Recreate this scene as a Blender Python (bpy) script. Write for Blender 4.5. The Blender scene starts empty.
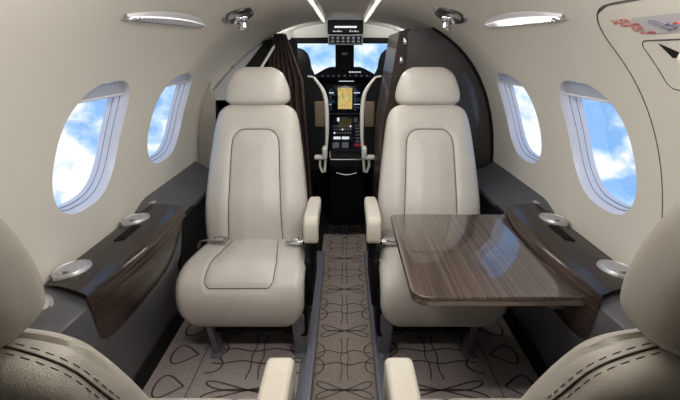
import bpy, bmesh, math, random
from mathutils import Vector, Matrix
from mathutils.bvhtree import BVHTree
from mathutils.geometry import delaunay_2d_cdt
random.seed(4)
S = bpy.context.scene
COL = S.collection
PI = math.pi
WM = {}

# ------------------------------------------------------------------ materials
def nodes(name):
    m = bpy.data.materials.new(name); m.use_nodes = True
    nt = m.node_tree
    return m, nt, nt.nodes['Principled BSDF']

def plain(name, col, rough=.5, metal=0, coat=0, bump=0, bscale=200, var=0, vscale=6, spec=.5, emit=None, es=0):
    m, nt, b = nodes(name)
    b.inputs['Base Color'].default_value = (*col, 1)
    b.inputs['Roughness'].default_value = rough
    b.inputs['Metallic'].default_value = metal
    b.inputs['Coat Weight'].default_value = coat
    b.inputs['Coat Roughness'].default_value = .06
    b.inputs['Specular IOR Level'].default_value = spec
    tc = nt.nodes.new('ShaderNodeTexCoord')
    if var:
        n = nt.nodes.new('ShaderNodeTexNoise'); n.inputs['Scale'].default_value = vscale; n.inputs['Detail'].default_value = 4
        nt.links.new(tc.outputs['Object'], n.inputs['Vector'])
        r = nt.nodes.new('ShaderNodeValToRGB')
        r.color_ramp.elements[0].position = .3; r.color_ramp.elements[1].position = .7
        r.color_ramp.elements[0].color = (*[c*(1-var) for c in col], 1)
        r.color_ramp.elements[1].color = (*[min(1, c*(1+var)) for c in col], 1)
        nt.links.new(n.outputs['Fac'], r.inputs['Fac']); nt.links.new(r.outputs['Color'], b.inputs['Base Color'])
    if bump:
        n = nt.nodes.new('ShaderNodeTexNoise'); n.inputs['Scale'].default_value = bscale; n.inputs['Detail'].default_value = 3
        nt.links.new(tc.outputs['Object'], n.inputs['Vector'])
        k = nt.nodes.new('ShaderNodeBump'); k.inputs['Strength'].default_value = bump; k.inputs['Distance'].default_value = .001
        nt.links.new(n.outputs['Fac'], k.inputs['Height']); nt.links.new(k.outputs['Normal'], b.inputs['Normal'])
    if emit:
        b.inputs['Emission Color'].default_value = (*emit, 1); b.inputs['Emission Strength'].default_value = es
    return m

def leather(name, col, rough=.37, bump=.5):
    m, nt, b = nodes(name)
    b.inputs['Roughness'].default_value = rough
    b.inputs['Specular IOR Level'].default_value = .45
    tc = nt.nodes.new('ShaderNodeTexCoord')
    v = nt.nodes.new('ShaderNodeTexVoronoi'); v.inputs['Scale'].default_value = 700
    n = nt.nodes.new('ShaderNodeTexNoise'); n.inputs['Scale'].default_value = 9; n.inputs['Detail'].default_value = 5
    nt.links.new(tc.outputs['Object'], v.inputs['Vector']); nt.links.new(tc.outputs['Object'], n.inputs['Vector'])
    r = nt.nodes.new('ShaderNodeValToRGB')
    r.color_ramp.elements[0].position = .3; r.color_ramp.elements[1].position = .75
    r.color_ramp.elements[0].color = (*[c*.93 for c in col], 1); r.color_ramp.elements[1].color = (*[c*1.04 for c in col], 1)
    nt.links.new(n.outputs['Fac'], r.inputs['Fac']); nt.links.new(r.outputs['Color'], b.inputs['Base Color'])
    k = nt.nodes.new('ShaderNodeBump'); k.inputs['Strength'].default_value = bump; k.inputs['Distance'].default_value = .0003
    nt.links.new(v.outputs['Distance'], k.inputs['Height'])
    k2 = nt.nodes.new('ShaderNodeBump'); k2.inputs['Strength'].default_value = .2; k2.inputs['Distance'].default_value = .002
    nt.links.new(n.outputs['Fac'], k2.inputs['Height']); nt.links.new(k.outputs['Normal'], k2.inputs['Normal'])
    nt.links.new(k2.outputs['Normal'], b.inputs['Normal'])
    return m

def zebra(name, dark, light, scale=1.0, axis='Y', coat=1.0, rough=.3):
    """striped veneer: fine stripes running along the given axis"""
    m, nt, b = nodes(name)
    tc = nt.nodes.new('ShaderNodeTexCoord'); mp = nt.nodes.new('ShaderNodeMapping')
    sc = {'Y': (230, 1.1, 90), 'X': (1.6, 150, 60), 'Z': (150, 150, 1.6)}[axis]
    mp.inputs['Scale'].default_value = [k*scale for k in sc]
    nt.links.new(tc.outputs['Object'], mp.inputs['Vector'])
    n = nt.nodes.new('ShaderNodeTexNoise'); n.inputs['Scale'].default_value = 1; n.inputs['Detail'].default_value = 6; n.inputs['Roughness'].default_value = .7
    nt.links.new(mp.outputs['Vector'], n.inputs['Vector'])
    r = nt.nodes.new('ShaderNodeValToRGB')
    e = r.color_ramp.elements
    e[0].position = .36; e[0].color = (*dark, 1); e[1].position = .66; e[1].color = (*light, 1)
    x = e.new(.5); x.color = (*[(a*.6+c*.4) for a, c in zip(dark, light)], 1)
    nt.links.new(n.outputs['Fac'], r.inputs['Fac']); nt.links.new(r.outputs['Color'], b.inputs['Base Color'])
    b.inputs['Roughness'].default_value = rough; b.inputs['Coat Weight'].default_value = coat; b.inputs['Coat Roughness'].default_value = .03
    b.inputs['Specular IOR Level'].default_value = .25
    return m

def glassmat(name, tint=(1, 1, 1), refl=.5):
    m = bpy.data.materials.new(name); m.use_nodes = True; nt = m.node_tree; nt.nodes.clear()
    o = nt.nodes.new('ShaderNodeOutputMaterial'); mx = nt.nodes.new('ShaderNodeMixShader')
    t = nt.nodes.new('ShaderNodeBsdfTransparent'); g = nt.nodes.new('ShaderNodeBsdfGlossy')
    t.inputs['Color'].default_value = (*tint, 1); g.inputs['Roughness'].default_value = .02
    f = nt.nodes.new('ShaderNodeFresnel'); f.inputs['IOR'].default_value = 1.3
    k = nt.nodes.new('ShaderNodeMath'); k.operation = 'MULTIPLY'; k.inputs[1].default_value = refl
    nt.links.new(f.outputs['Fac'], k.inputs[0]); nt.links.new(k.outputs[0], mx.inputs['Fac'])
    nt.links.new(t.outputs[0], mx.inputs[1]); nt.links.new(g.outputs[0], mx.inputs[2]); nt.links.new(mx.outputs[0], o.inputs['Surface'])
    return m

M = {}
M['wall'] = plain('wall_lining', (.66, .625, .555), .62, bump=.12, bscale=260)
M['ceil'] = plain('ceiling_lining', (.64, .61, .55), .7, bump=.12, bscale=260)
M['white'] = plain('white_plastic', (.62, .61, .62), .4)
M['bright'] = plain('pale_grey_moulding', (.80, .80, .82), .45)
M['reveal'] = plain('window_reveal', (.60, .60, .66), .35)
M['gasket'] = plain('gasket_grey', (.22, .22, .25), .5)
M['seam'] = plain('dark_joint', (.05, .045, .04), .8)
M['leather'] = leather('cream_leather', (.54, .505, .45))
M['armpad'] = leather('armrest_leather', (.58, .535, .45), .45, .25)
M['stitch'] = plain('seam_thread', (.085, .07, .055), .8)
M['thread'] = plain('stitch_thread', (.16, .14, .115), .8)
M['char'] = plain('charcoal_trim', (.078, .078, .084), .42, bump=.25, bscale=420)
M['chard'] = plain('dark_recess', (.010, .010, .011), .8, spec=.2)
M['black'] = plain('black_plastic', (.0045, .0045, .005), .6, spec=.15)
M['greyleg'] = plain('painted_grey_metal', (.20, .20, .22), .38, metal=.35)
M['rail'] = plain('seat_rail_grey', (.20, .205, .25), .36, metal=.2)
M['wood'] = zebra('zebrano_veneer', (.028, .019, .015), (.135, .093, .072))
M['woodd'] = zebra('dark_zebrano_veneer', (.020, .013, .011), (.085, .055, .042), coat=.5)
M['woodf'] = zebra('fascia_veneer', (.016, .010, .008), (.15, .098, .074), axis='Y', coat=.7)
M['woodf'].node_tree.nodes['Mapping'].inputs['Scale'].default_value = (6, 1.6, 330)
M['woodv'] = zebra('vertical_veneer', (.016, .011, .009), (.06, .038, .028), axis='Z', coat=.15, rough=.55)
M['woodedge'] = zebra('veneer_edge', (.06, .045, .036), (.16, .12, .095), axis='X')
M['chrome'] = plain('chrome', (.72, .72, .74), .16, metal=1)
M['satin'] = plain('satin_metal', (.55, .54, .54), .42, metal=.8)
M['gun'] = plain('dark_chrome', (.32, .32, .34), .25, metal=1)
M['curtain'] = plain('brown_curtain', (.13, .09, .078), .8, bump=.5, bscale=120, var=.25, vscale=30)
M['glossdark'] = plain('gloss_charcoal_panel', (.018, .016, .015), .35, coat=.8)
M['led'] = plain('led_strip', (1, .95, .82), .5, emit=(1, .9, .70), es=1.0)
M['lamp'] = plain('lamp_lens', (.9, .9, .9), .3, emit=(1, .98, .95), es=1.1)
M['glass'] = glassmat('clear_pane', refl=.12)
M['cream'] = plain('cream_shell', (.78, .76, .70), .35)
M['beige'] = plain('beige_pocket', (.17, .125, .085), .8)
M['webbing'] = plain('belt_webbing', (.19, .17, .14), .8)
M['label'] = plain('placard_film', (.50, .48, .50), .35)
M['red'] = plain('placard_red', (.42, .05, .05), .5)
M['ink'] = plain('placard_ink', (.13, .13, .17), .5)
M['carpet'] = plain('carpet_taupe', (.31, .262, .228), .95, bump=.6, bscale=600, var=.1, vscale=60, spec=.1)
M['carpetl'] = plain('side_carpet_taupe', (.42, .365, .345), .95, bump=.6, bscale=600, var=.1, vscale=60, spec=.1)
M['carpetd'] = plain('carpet_line', (.10, .078, .067), .95, spec=.1)
M['screen'] = plain('display_glass', (.008, .01, .016), .12)
M['btn'] = plain('button_grey', (.16, .17, .19), .5)
M['lit'] = plain('lit_legend', (.5, .5, .5), .5, emit=(.85, .9, 1), es=.55)
M['redb'] = plain('red_lever', (.35, .02, .02), .4)
M['blue'] = plain('display_blue', (.01, .03, .08), .3, emit=(.10, .25, .5), es=.12)
m, nt, b = nodes('map_display')
tc = nt.nodes.new('ShaderNodeTexCoord'); n = nt.nodes.new('ShaderNodeTexNoise'); n.inputs['Scale'].default_value = 38
r = nt.nodes.new('ShaderNodeValToRGB'); e = r.color_ramp.elements
e[0].position = .38; e[0].color = (.30, .36, .12, 1); e[1].position = .6; e[1].color = (.75, .36, .08, 1); x = e.new(.5); x.color = (.72, .58, .2, 1)
nt.links.new(tc.outputs['Object'], n.inputs['Vector']); nt.links.new(n.outputs['Fac'], r.inputs['Fac'])
nt.links.new(r.outputs['Color'], b.inputs['Emission Color']); b.inputs['Emission Strength'].default_value = .75; b.inputs['Base Color'].default_value = (.02, .02, .02, 1)
M['map'] = m

# ------------------------------------------------------------------ object helpers
def tag(o, label=None, cat=None, group=None, kind=None):
    if label: o['label'] = label
    if cat: o['category'] = cat
    if group: o['group'] = group
    if kind: o['kind'] = kind
    return o

def thing(name, loc, label, cat, rz=0, group=None):
    o = bpy.data.objects.new(name, None); COL.objects.link(o)
    o.empty_display_size = .05
    o.location = loc; o.rotation_euler = (0, 0, rz)
    WM[o] = Matrix.Translation(loc) @ Matrix.Rotation(rz, 4, 'Z')
    return tag(o, label, cat, group)

def obj(name, bm, mats, parent=None, smooth=True, local=False, label=None, recalc=True, sharp=40):
    """links a bmesh as one object; world-space verts are moved into the parent's space unless local"""
    if recalc: bmesh.ops.recalc_face_normals(bm, faces=bm.faces)
    Mx = WM.get(parent, Matrix.Identity(4)) if parent else Matrix.Identity(4)
    if parent and not local:
        bm.transform(Mx.inverted())
    me = bpy.data.meshes.new(name); bm.to_mesh(me); bm.free()
    for mt in (mats if isinstance(mats, (list, tuple)) else [mats]): me.materials.append(mt)
    if smooth:
        me.polygons.foreach_set('use_smooth', [True]*len(me.polygons))
        try: me.set_sharp_from_angle(angle=math.radians(sharp))
        except Exception: pass
    o = bpy.data.objects.new(name, me); COL.objects.link(o)
    if parent: o.parent = parent
    WM[o] = Mx.copy()
    if label: o['label'] = label
    return o

def struct(name, bm, mats, parent=None, **k):
    o = obj(name, bm, mats, parent, **k)
    if not parent: o['kind'] = 'structure'
    return o

def box(bm, x0, x1, y0, y1, z0, z1, bev=0, seg=3, mi=0, rot=None, piv=None):
    g = bmesh.ops.create_cube(bm, size=1)
    vs = g['verts']
    for v in vs:
        v.co = Vector(((x0+x1)/2 + v.co.x*(x1-x0), (y0+y1)/2 + v.co.y*(y1-y0), (z0+z1)/2 + v.co.z*(z1-z0)))
    fs = set(f for v in vs for f in v.link_faces)
    for f in fs: f.material_index = mi
    if bev:
        es = list(set(e for v in vs for e in v.link_edges))
        rr = bmesh.ops.bevel(bm, geom=es, offset=bev, segments=seg, affect='EDGES', profile=.5, clamp_overlap=True)
        vs = list(set(v for v in vs if v.is_valid) | set(rr['verts']))
        for f in rr['faces']: f.material_index = mi
    if rot is not None:
        p = Vector(piv if piv else ((x0+x1)/2, (y0+y1)/2, (z0+z1)/2))
        for v in vs: v.co = rot @ (v.co - p) + p
    return vs

def tube(bm, pts, r, seg=8, closed=False, mi=0, cap=True):
    pts = [Vector(p) for p in pts]; n = len(pts); rings = []
    up = None
    for i, p in enumerate(pts):
        a = pts[(i-1) % n] if (closed or i > 0) else p
        b_ = pts[(i+1) % n] if (closed or i < n-1) else p
        t = (b_-a)
        if t.length < 1e-9: t = Vector((0, 0, 1))
        t.normalize()
        if up is None:
            up = t.orthogonal().normalized()
        up = (up - t*up.dot(t))
        if up.length < 1e-6: up = t.orthogonal()
        up.normalize(); w = t.cross(up)
        rr = r[i] if isinstance(r, (list, tuple)) else r
        rings.append([bm.verts.new(p + (up*math.cos(k*2*PI/seg) + w*math.sin(k*2*PI/seg))*rr) for k in range(seg)])
    m_ = n if closed else n-1
    for i in range(m_):
        A, B = rings[i], rings[(i+1) % n]
        for k in range(seg):
            bm.faces.new((A[k], A[(k+1) % seg], B[(k+1) % seg], B[k])).material_index = mi
    if not closed and cap:
        bm.faces.new(rings[0]).material_index = mi; bm.faces.new(rings[-1]).material_index = mi

def lathe(bm, prof, c, ax=Vector((0, 0, 1)), seg=32, mi=0, sx=1, sy=1):
    """profile of (radius, height) revolved about an axis through c"""
    ax = Vector(ax).normalized(); q = ax.to_track_quat('Z', 'Y').to_matrix(); c = Vector(c); rings = []
    for (r, h) in prof:
        rings.append([bm.verts.new(c + q @ Vector((r*sx*math.cos(k*2*PI/seg), r*sy*math.sin(k*2*PI/seg), h))) for k in range(seg)] if r > 1e-6 else [bm.verts.new(c + q @ Vector((0, 0, h)))])
    for A, B in zip(rings, rings[1:]):
        if len(A) == 1 and len(B) == 1: continue
        for k in range(seg):
            k2 = (k+1) % seg
            if len(A) == 1: f = bm.faces.new((A[0], B[k], B[k2]))
            elif len(B) == 1: f = bm.faces.new((A[k], A[k2], B[0]))
            else: f = bm.faces.new((A[k], A[k2], B[k2], B[k]))
            f.material_index = mi

def prism(bm, poly, off, mi=0, bev=0):
    """polygon of 3-D points extruded by a vector"""
    off = Vector(off); A = [bm.verts.new(p) for p in poly]; B = [bm.verts.new(Vector(p)+off) for p in poly]
    n = len(A); fs = [bm.faces.new(A), bm.faces.new(B[::-1])]
    for i in range(n): fs.append(bm.faces.new((A[i], A[(i+1) % n], B[(i+1) % n], B[i])))
    for f in fs: f.material_index = mi
    if bev:
        es = list(set(e for f in fs for e in f.edges))
        bmesh.ops.bevel(bm, geom=es, offset=bev, segments=3, affect='EDGES', clamp_overlap=True)

def loft(bm, rings, closed=False, mi=0, caps=False):
    R = [[bm.verts.new(p) for p in r] for r in rings]
    for A, B in zip(R, R[1:]):
        n = len(A)
        for k in range(n if closed else n-1):
            bm.faces.new((A[k], A[(k+1) % n], B[(k+1) % n], B[k])).material_index = mi
    if caps:
        bm.faces.new(R[0]).material_index = mi; bm.faces.new(R[-1][::-1]).material_index = mi
    return R

def smooth_poly(pts, n, closed=True):
    """Catmull-Rom through control points"""
    P = [Vector(p) for p in pts]; k = len(P); out = []
    for i in range(k if closed else k-1):
        p0 = P[(i-1) % k] if closed or i > 0 else P[0]; p1 = P[i]; p2 = P[(i+1) % k]
        p3 = P[(i+2) % k] if closed or i+2 < k else P[-1]
        for j in range(n):
            t = j/n
            out.append(.5*((2*p1)+(p2-p0)*t+(2*p0-5*p1+4*p2-p3)*t*t+(3*p1-p0-3*p2+p3)*t**3))
    if not closed: out.append(P[-1].copy())
    return out

def resample(P, n):
    P = P + [P[0]]; L = [0]
    for a, b_ in zip(P, P[1:]): L.append(L[-1]+(b_-a).length)
    out = []; j = 0
    for i in range(n):
        d = L[-1]*i/n
        while L[j+1] < d: j += 1
        out.append(P[j].lerp(P[j+1], (d-L[j])/max(1e-9, L[j+1]-L[j])))
    return out

# ------------------------------------------------------------------ fuselage section
A_, B_, ZC, NN = .80, .85, .55, 2.5
def secx(z):
    return A_ if z <= ZC else A_*max(0, 1-((z-ZC)/B_)**NN)**(1/NN)
def secz(x):
    return ZC+B_*max(0, 1-(abs(x)/A_)**NN)**(1/NN)
TX = .145          # half width of the ceiling channel
_sec = [(A_, -.14)]
z = -.14
while z < 1.2:
    z += .01; _sec.append((secx(z), z))
x = _sec[-1][0]
while x > TX:
    x = max(TX, x-.008); _sec.append((x, secz(x)))
_L = [0]
for a, b_ in zip(_sec, _sec[1:]): _L.append(_L[-1]+math.dist(a, b_))
def s_of_z(z):
    for i in range(len(_sec)-1):
        if _sec[i][1] <= z <= _sec[i+1][1]:
            t = (z-_sec[i][1])/(_sec[i+1][1]-_sec[i][1]+1e-12); return _L[i]+t*(_L[i+1]-_L[i])
    return _L[-1]
def sec(s):
    s = min(max(s, 0), _L[-1]-1e-9)
    lo, hi = 0, len(_L)-1
    while hi-lo > 1:
        m_ = (lo+hi)//2
        if _L[m_] <= s: lo = m_
        else: hi = m_
    t = (s-_L[lo])/(_L[hi]-_L[lo]); a, b_ = _sec[lo], _sec[hi]
    return a[0]+t*(b_[0]-a[0]), a[1]+t*(b_[1]-a[1])
def P(side, Y, s, d=0):
    """point of the cabin lining: side -1 left / +1 right, arc length s, d metres outboard of the surface"""
    x, z = sec(s); x1, z1 = sec(s+.02); x0, z0 = sec(s-.02)
    tx, tz = x1-x0, z1-z0; l = math.hypot(tx, tz) or 1
    nx, nz = tz/l, -tx/l
    return Vector((side*(x+nx*d), Y, z+nz*d))
SW = s_of_z(.943)     # arc length of the window centres
WIN = [(1.32, .168), (1.94, .192)]
WIN = [(1.325, .180), (1.94, .192)]
def winout(cy, hw, k=1.0, n=72, kk=None):
    o = []; WH = .201 if cy < 1.6 else .194
    for i in range(n):
        a = 2*PI*i/n; c, s_ = math.cos(a), math.sin(a); e = 2/2.7
        y = math.copysign(abs(c)**e, c)*hw*k; q = math.copysign(abs(s_)**e, s_)*WH*(kk or k)
        o.append((cy + y + .10*q, SW + q))      # the opening leans forward towards its top
    return o
def inside(p, poly):
    x, y = p; r = False; j = len(poly)-1
    for i in range(len(poly)):
        xi, yi = poly[i]; xj, yj = poly[j]
        if (yi > y) != (yj > y) and x < (xj-xi)*(y-yi)/(yj-yi)+xi: r = not r
        j = i
    return r
def near(p, poly, d):
    return any((p[0]-q[0])**2+(p[1]-q[1])**2 < d*d for q in poly)

YB, YF = -.70, 2.47
def wall(side, yf_of_s, ymax):
    holes = [winout(*w) for w in WIN]
    V, E = [], []
    for h in holes:
        b0 = len(V); V += [Vector(p) for p in h]; E += [(b0+i, b0+(i+1) % len(h)) for i in range(len(h))]
    ns = int(_L[-1]/.028); ny = 80
    for j in range(ns+1):
        s = _L[-1]*j/ns
        for i in range(ny+1):
            y = YB+(yf_of_s(s)-YB)*i/ny
            if any(inside((y, s), h) or near((y, s), h, .012) for h in holes): continue
            V.append(Vector((y, s)))
    vs, _, fs, _, _, _ = delaunay_2d_cdt(V, E, [], 0, 1e-6)
    bm = bmesh.new(); bv = [bm.verts.new(P(side, v.x, v.y)) for v in vs]
    for f in fs:
        c = sum((vs[i] for i in f), Vector((0, 0)))/len(f)
        if any(inside(c, h) for h in holes): continue
        try: bm.faces.new([bv[i] for i in f])
        except ValueError: pass
    loose = [v for v in bm.verts if not v.link_faces]
    bmesh.ops.delete(bm, geom=loose, context='VERTS')
    want = Vector((-side, 0, 0))
    bmesh.ops.recalc_face_normals(bm, faces=bm.faces)
    return bm

CF = 3.40            # front edge of the ceiling lining
def frontR(s):
    x, z = sec(s)
    return 2.36 if z < 1.29 else 2.36+(CF-2.36)*min(1, (z-1.29)/.03)
def frontL(s):
    x, z = sec(s)
    if z < .96: return 2.46
    if z < 1.32: return 2.46+(z-.96)*1.95
    return min(CF, 3.16+(z-1.32)*10)
struct('wall_left', wall(-1, frontL, CF), M['wall'])
struct('wall_right', wall(1, frontR, CF), M['wall'])

# ceiling: raised channel between the two walls, with its upstands
bm = bmesh.new(); zt = secz(TX)
prof = [(-TX, zt), (-TX+.004, zt+.010), (-TX+.03, zt+.038), (-.07, zt+.046), (0, zt+.050), (.07, zt+.046), (TX-.03, zt+.038), (TX-.004, zt+.010), (TX, zt)]
loft(bm, [[Vector((x, y, z)) for x, z in prof] for y in (YB, .5, 1.5, 2.5, CF)])
# return lip at the forward edge, downstand closing the lining
struct('ceiling', bm, M['ceil'])
for sd, nm in ((-1, 'left'), (1, 'right')):
    bm = bmesh.new()
    for y0, y1 in ((-.5, 3.36),):
        loft(bm, [[Vector((sd*(TX-.001), y, zt+.004)), Vector((sd*(TX-.012), y, zt+.019))] for y in (y0, y1)])
    tag(obj('light_strip', bm, M['led']), 'warm glowing strip along the raised ceiling channel, on the ' + ('curtain side' if sd < 0 else 'exit door side'), 'light', 'ceiling edge light strips')
# rear bulkhead, out of view; coloured dark to cut bounce on the seat backs
bm = bmesh.new(); pl = [Vector((x, YB, z)) for x, z in _sec] + [Vector((-x, YB, z)) for x, z in reversed(_sec)]
prism(bm, pl, (0, -.02, 0)); struct('wall_back', bm, M['char'], smooth=False)

# windows
k = 0
for sd in (-1, 1):
    for (cy, hw) in WIN:
        k += 1
        bm = bmesh.new(); n = 72
        steps = [(1.0, 0), (.99, .006), (.975, .010), (.97, .026), (.955, .027), (.95, .044), (.935, .045), (.93, .060)]
        cols = [0, 0, 0, 1, 0, 1, 0]
        rings = []
        for kx, d in steps:
            rings.append([bm.verts.new(P(sd, y, s, d)) for y, s in winout(cy, hw, kx, n, kx)])
        for q, (Aa, Bb) in enumerate(zip(rings, rings[1:])):
            for i in range(n):
                bm.faces.new((Aa[i], Aa[(i+1) % n], Bb[(i+1) % n], Bb[i])).material_index = cols[q]
        # outer skin collar so the wall has a real thickness
        w = struct('window_%d' % k, bm, [M['reveal'], M['gasket']], sharp=50)
        bm = bmesh.new(); o = winout(cy, hw, .94, 48, .94)
        bm2 = []
        for kx in (1, .66, .33):
            bm2.append([bm.verts.new(P(sd, cy+(y-cy)*kx, SW+(s-SW)*kx, .058)) for y, s in o])
        c = bm.verts.new(P(sd, cy, SW, .058))
        for Aa, Bb in zip(bm2, bm2[1:]):
            for i in range(48): bm.faces.new((Aa[i], Aa[(i+1) % 48], Bb[(i+1) % 48], Bb[i]))
        for i in range(48): bm.faces.new((bm2[-1][i], bm2[-1][(i+1) % 48], c))
        obj('pane', bm, M['glass'], w)
        # pull-down blind, almost fully raised: a curved sheet with a rounded lower bar
        bm = bmesh.new(); rows = []
        out = winout(cy, hw, .955, 144, .955)
        WH = .196; smin = SW+WH*.70
        for j in range(9):
            s = smin+(SW+WH*.945-smin)*j/8
            ys = [y for y, q in out if abs(q-s) < .012]
            y0, y1 = min(ys), max(ys)
            rows.append([P(sd, y0+(y1-y0)*i/16, s, .014) for i in range(17)])
        loft(bm, rows)
        g = bmesh.ops.solidify(bm, geom=bm.faces[:], thickness=.004)
        tube(bm, [p for p in rows[0]], .004, 8)
        obj('blind', bm, M['white'], w)

# emergency exit in the right wall
def outline(y0, y1, z0, z1, r, n=8):
    s0, s1 = s_of_z(z0), s_of_z(z1); o = []
    for cx, cy, a0 in ((y1-r, s1-r, 0), (y0+r, s1-r, 90), (y0+r, s0+r, 180), (y1-r, s0+r, 270)):
        for i in range(n+1):
            a = math.radians(a0+90*i/n); o.append((cx+r*math.cos(a), cy+r*math.sin(a)))
    return o
def curve_on_wall(pts, sd, d, step=.03):
    out = []
    for (a, b_) in zip(pts, pts[1:]+pts[:1]):
        L = math.dist(a, b_); m_ = max(1, int(L/step))
        for i in range(m_): out.append(P(sd, a[0]+(b_[0]-a[0])*i/m_, a[1]+(b_[1]-a[1])*i/m_, d))
    return out
def patch(bm, sd, y0, y1, s0, s1, r, d, th, n=20, m_=10, mi=0):
    """rounded rectangle that follows the lining"""
    rows = []
    for j in range(n+1):
        s = s0+(s1-s0)*j/n; q = min(s-s0, s1-s); ins = 0 if q >= r else r-math.sqrt(max(0, r*r-(r-q)**2))
        rows.append([P(sd, y0+ins+(y1-y0-2*ins)*i/m_, s, d) for i in range(m_+1)])
    loft(bm, rows, mi=mi)
bm = bmesh.new(); yd = 1.035
s0, s1 = s_of_z(.10), s_of_z(1.288)
patch(bm, 1, .30, yd, s0, s1, .13, -.0035, 0, 60, 12)
dr = struct('door_1', bm, M['wall'])
bm = bmesh.new(); o = outline(.30, yd, .10, 1.288, .13)
tube(bm, curve_on_wall(o, 1, -.0025), .0022, 6, closed=True); obj('door_gap', bm, M['seam'], dr)
bm = bmesh.new(); patch(bm, 1, .60, .925, s_of_z(1.135), s_of_z(1.226), .022, -.006, 0, 30, 10)
cv = obj('handle_cover', bm, M['wall'], dr)
bm = bmesh.new(); tube(bm, curve_on_wall(outline(.60, .925, 1.135, 1.226, .022), 1, -.0055), .0014, 6, closed=True)
obj('cover_gap', bm, M['seam'], cv)
bm = bmesh.new()
a, b_, c = P(1, .872, s_of_z(1.222), -.007), P(1, .862, s_of_z(1.196), -.007), P(1, .815, s_of_z(1.196), -.007)
prism(bm, [a, b_, c], (.012, 0, 0)); obj('finger_notch', bm, M['chard'], dr)
bm = bmesh.new(); nrm = (P(1, .79, s_of_z(1.20), -1)-P(1, .79, s_of_z(1.20), 0))
lathe(bm, [(.0, .030), (.018, .029), (.027, .022), (.032, .008), (.034, 0)], P(1, .79, s_of_z(1.198), -.005), nrm); obj('handle', bm, M['wall'], dr)
# placard on the exit
sp = s_of_z(1.252)
bm = bmesh.new(); patch(bm, 1, .50, .890, sp-.024, sp+.020, .004, -.0050, 0, 6, 12)
pk = obj('placard', bm, M['label'], dr, label='pale exit placard with red writing')
def text_on_wall(txt, size, Y, s, mat, parent, name='lettering', sh=0):
    cu = bpy.data.curves.new('t', 'FONT'); cu.body = txt; cu.size = size; cu.extrude = .0002; cu.resolution_u = 2
    t = bpy.data.objects.new('t', cu); COL.objects.link(t); bpy.context.view_layer.update()
    me = t.to_mesh(); bm = bmesh.new(); bm.from_mesh(me); t.to_mesh_clear(); bpy.data.objects.remove(t)
    for v in bm.verts: v.co = P(1, Y-v.co.x-sh*v.co.y, s+v.co.y, -.0056+(-v.co.z))
    return obj(name, bm, mat, parent, smooth=False)
text_on_wall('SALIDA', .0165, .952, sp+.010, M['red'], pk)
text_on_wall('PARA ABRIR', .0105, .935, sp+.000, M['red'], pk)
text_on_wall('EXIT', .0165, .912, sp-.0140, M['red'], pk)
text_on_wall('TO OPEN', .0100, .900, sp-.0235, M['red'], pk)
# pictograms: two hands working the handle
def blob(bm, Y, s, pts, r):
    tube(bm, [P(1, Y-a, s+b_, -.0056) for a, b_ in pts], r, 5)
for y0 in (.845, .765, .685):
    bm = bmesh.new()
    blob(bm, y0, sp+.010, [(0, 0), (.012, -.004), (.022, -.012), (.034, -.020), (.048, -.022)], [.0025, .004, .0035, .004, .003])
    blob(bm, y0, sp+.008, [(.004, .003), (.016, -.012), (.030, -.026)], .0018)
    blob(bm, y0-.03, sp-.004, [(.0, 0), (.012, .004), (.024, -.006)], .0022)
    obj('pictogram', bm, M['ink'], pk)
bm = bmesh.new(); blob(bm, .80, sp-.006, [(.0, -.004), (.010, .006), (.022, .002), (.03, -.008)], .0014); obj('arrow', bm, M['red'], pk)

# ------------------------------------------------------------------ floor
def ribbon(bm, pts, z, w, mi=1, closed=False):
    pts = [Vector(p) for p in pts]; n = len(pts); Lr = []
    for i, p in enumerate(pts):
        a = pts[(i-1) % n] if closed or i else p; b_ = pts[(i+1) % n] if closed or i < n-1 else p
        t = (b_-a); t = t.normalized() if t.length > 1e-9 else Vector((1, 0)); nn_ = Vector((-t.y, t.x))*w/2
        Lr.append((bm.verts.new((p.x+nn_.x, p.y+nn_.y, z)), bm.verts.new((p.x-nn_.x, p.y-nn_.y, z))))
    for i in range(n if closed else n-1):
        a, b_ = Lr[i], Lr[(i+1) % n]
        bm.faces.new((a[0], a[1], b_[1], b_[0])).material_index = mi
def motif(bm, cx, cy, z, hw, per, w):
    """one repeat of the carpet drawing: crossed bow, edge scallops, wavy cross lines, paired centre lines"""
    for sg in (1, -1):
        for up in (1, -1):
            ps = []
            for i in range(25):                       # one open loop of the bow
                t = i/24*PI
                u = math.sin(t); v = t/(PI)
                ps.append((cx+sg*hw*.84*u, cy+up*per*(.100*u**1.5+.045*math.sin(2*t))))
            ribbon(bm, ps, z, w)
        for cyy in (cy+per*.36, cy+per*.62):
            ps = [(cx+sg*(hw*.97-hw*.30*math.sin(PI*i/14)), cyy+per*.13*math.cos(PI*i/14)) for i in range(15)]
            ribbon(bm, ps, z, w)
        ribbon(bm, [(cx+sg*hw*.085*(1+.5*math.cos(i/12*2*PI)**4), cy+per*(.14+.72*i/12)) for i in range(13)], z, w*.7)
    for f in (.40, .60):
        ribbon(bm, [(cx-hw*.9+1.8*hw*i/24, cy+per*(f+.022*math.sin(i/24*4*PI+f*9))) for i in range(25)], z, w)
bm = bmesh.new()
fw = .16
AZ = -.10
for x0, x1 in ((-.8, -.155), (.155, .8)):
    vs = [bm.verts.new(p) for p in ((x0, YB, 0), (x1, YB, 0), (x1, 2.62, 0), (x0, 2.62, 0))]; bm.faces.new(vs).material_index = 2
vs = [bm.verts.new(p) for p in ((-.155, YB, AZ), (.155, YB, AZ), (.155, 3.15, AZ), (-.155, 3.15, AZ))]; bm.faces.new(vs).material_index = 0
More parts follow.
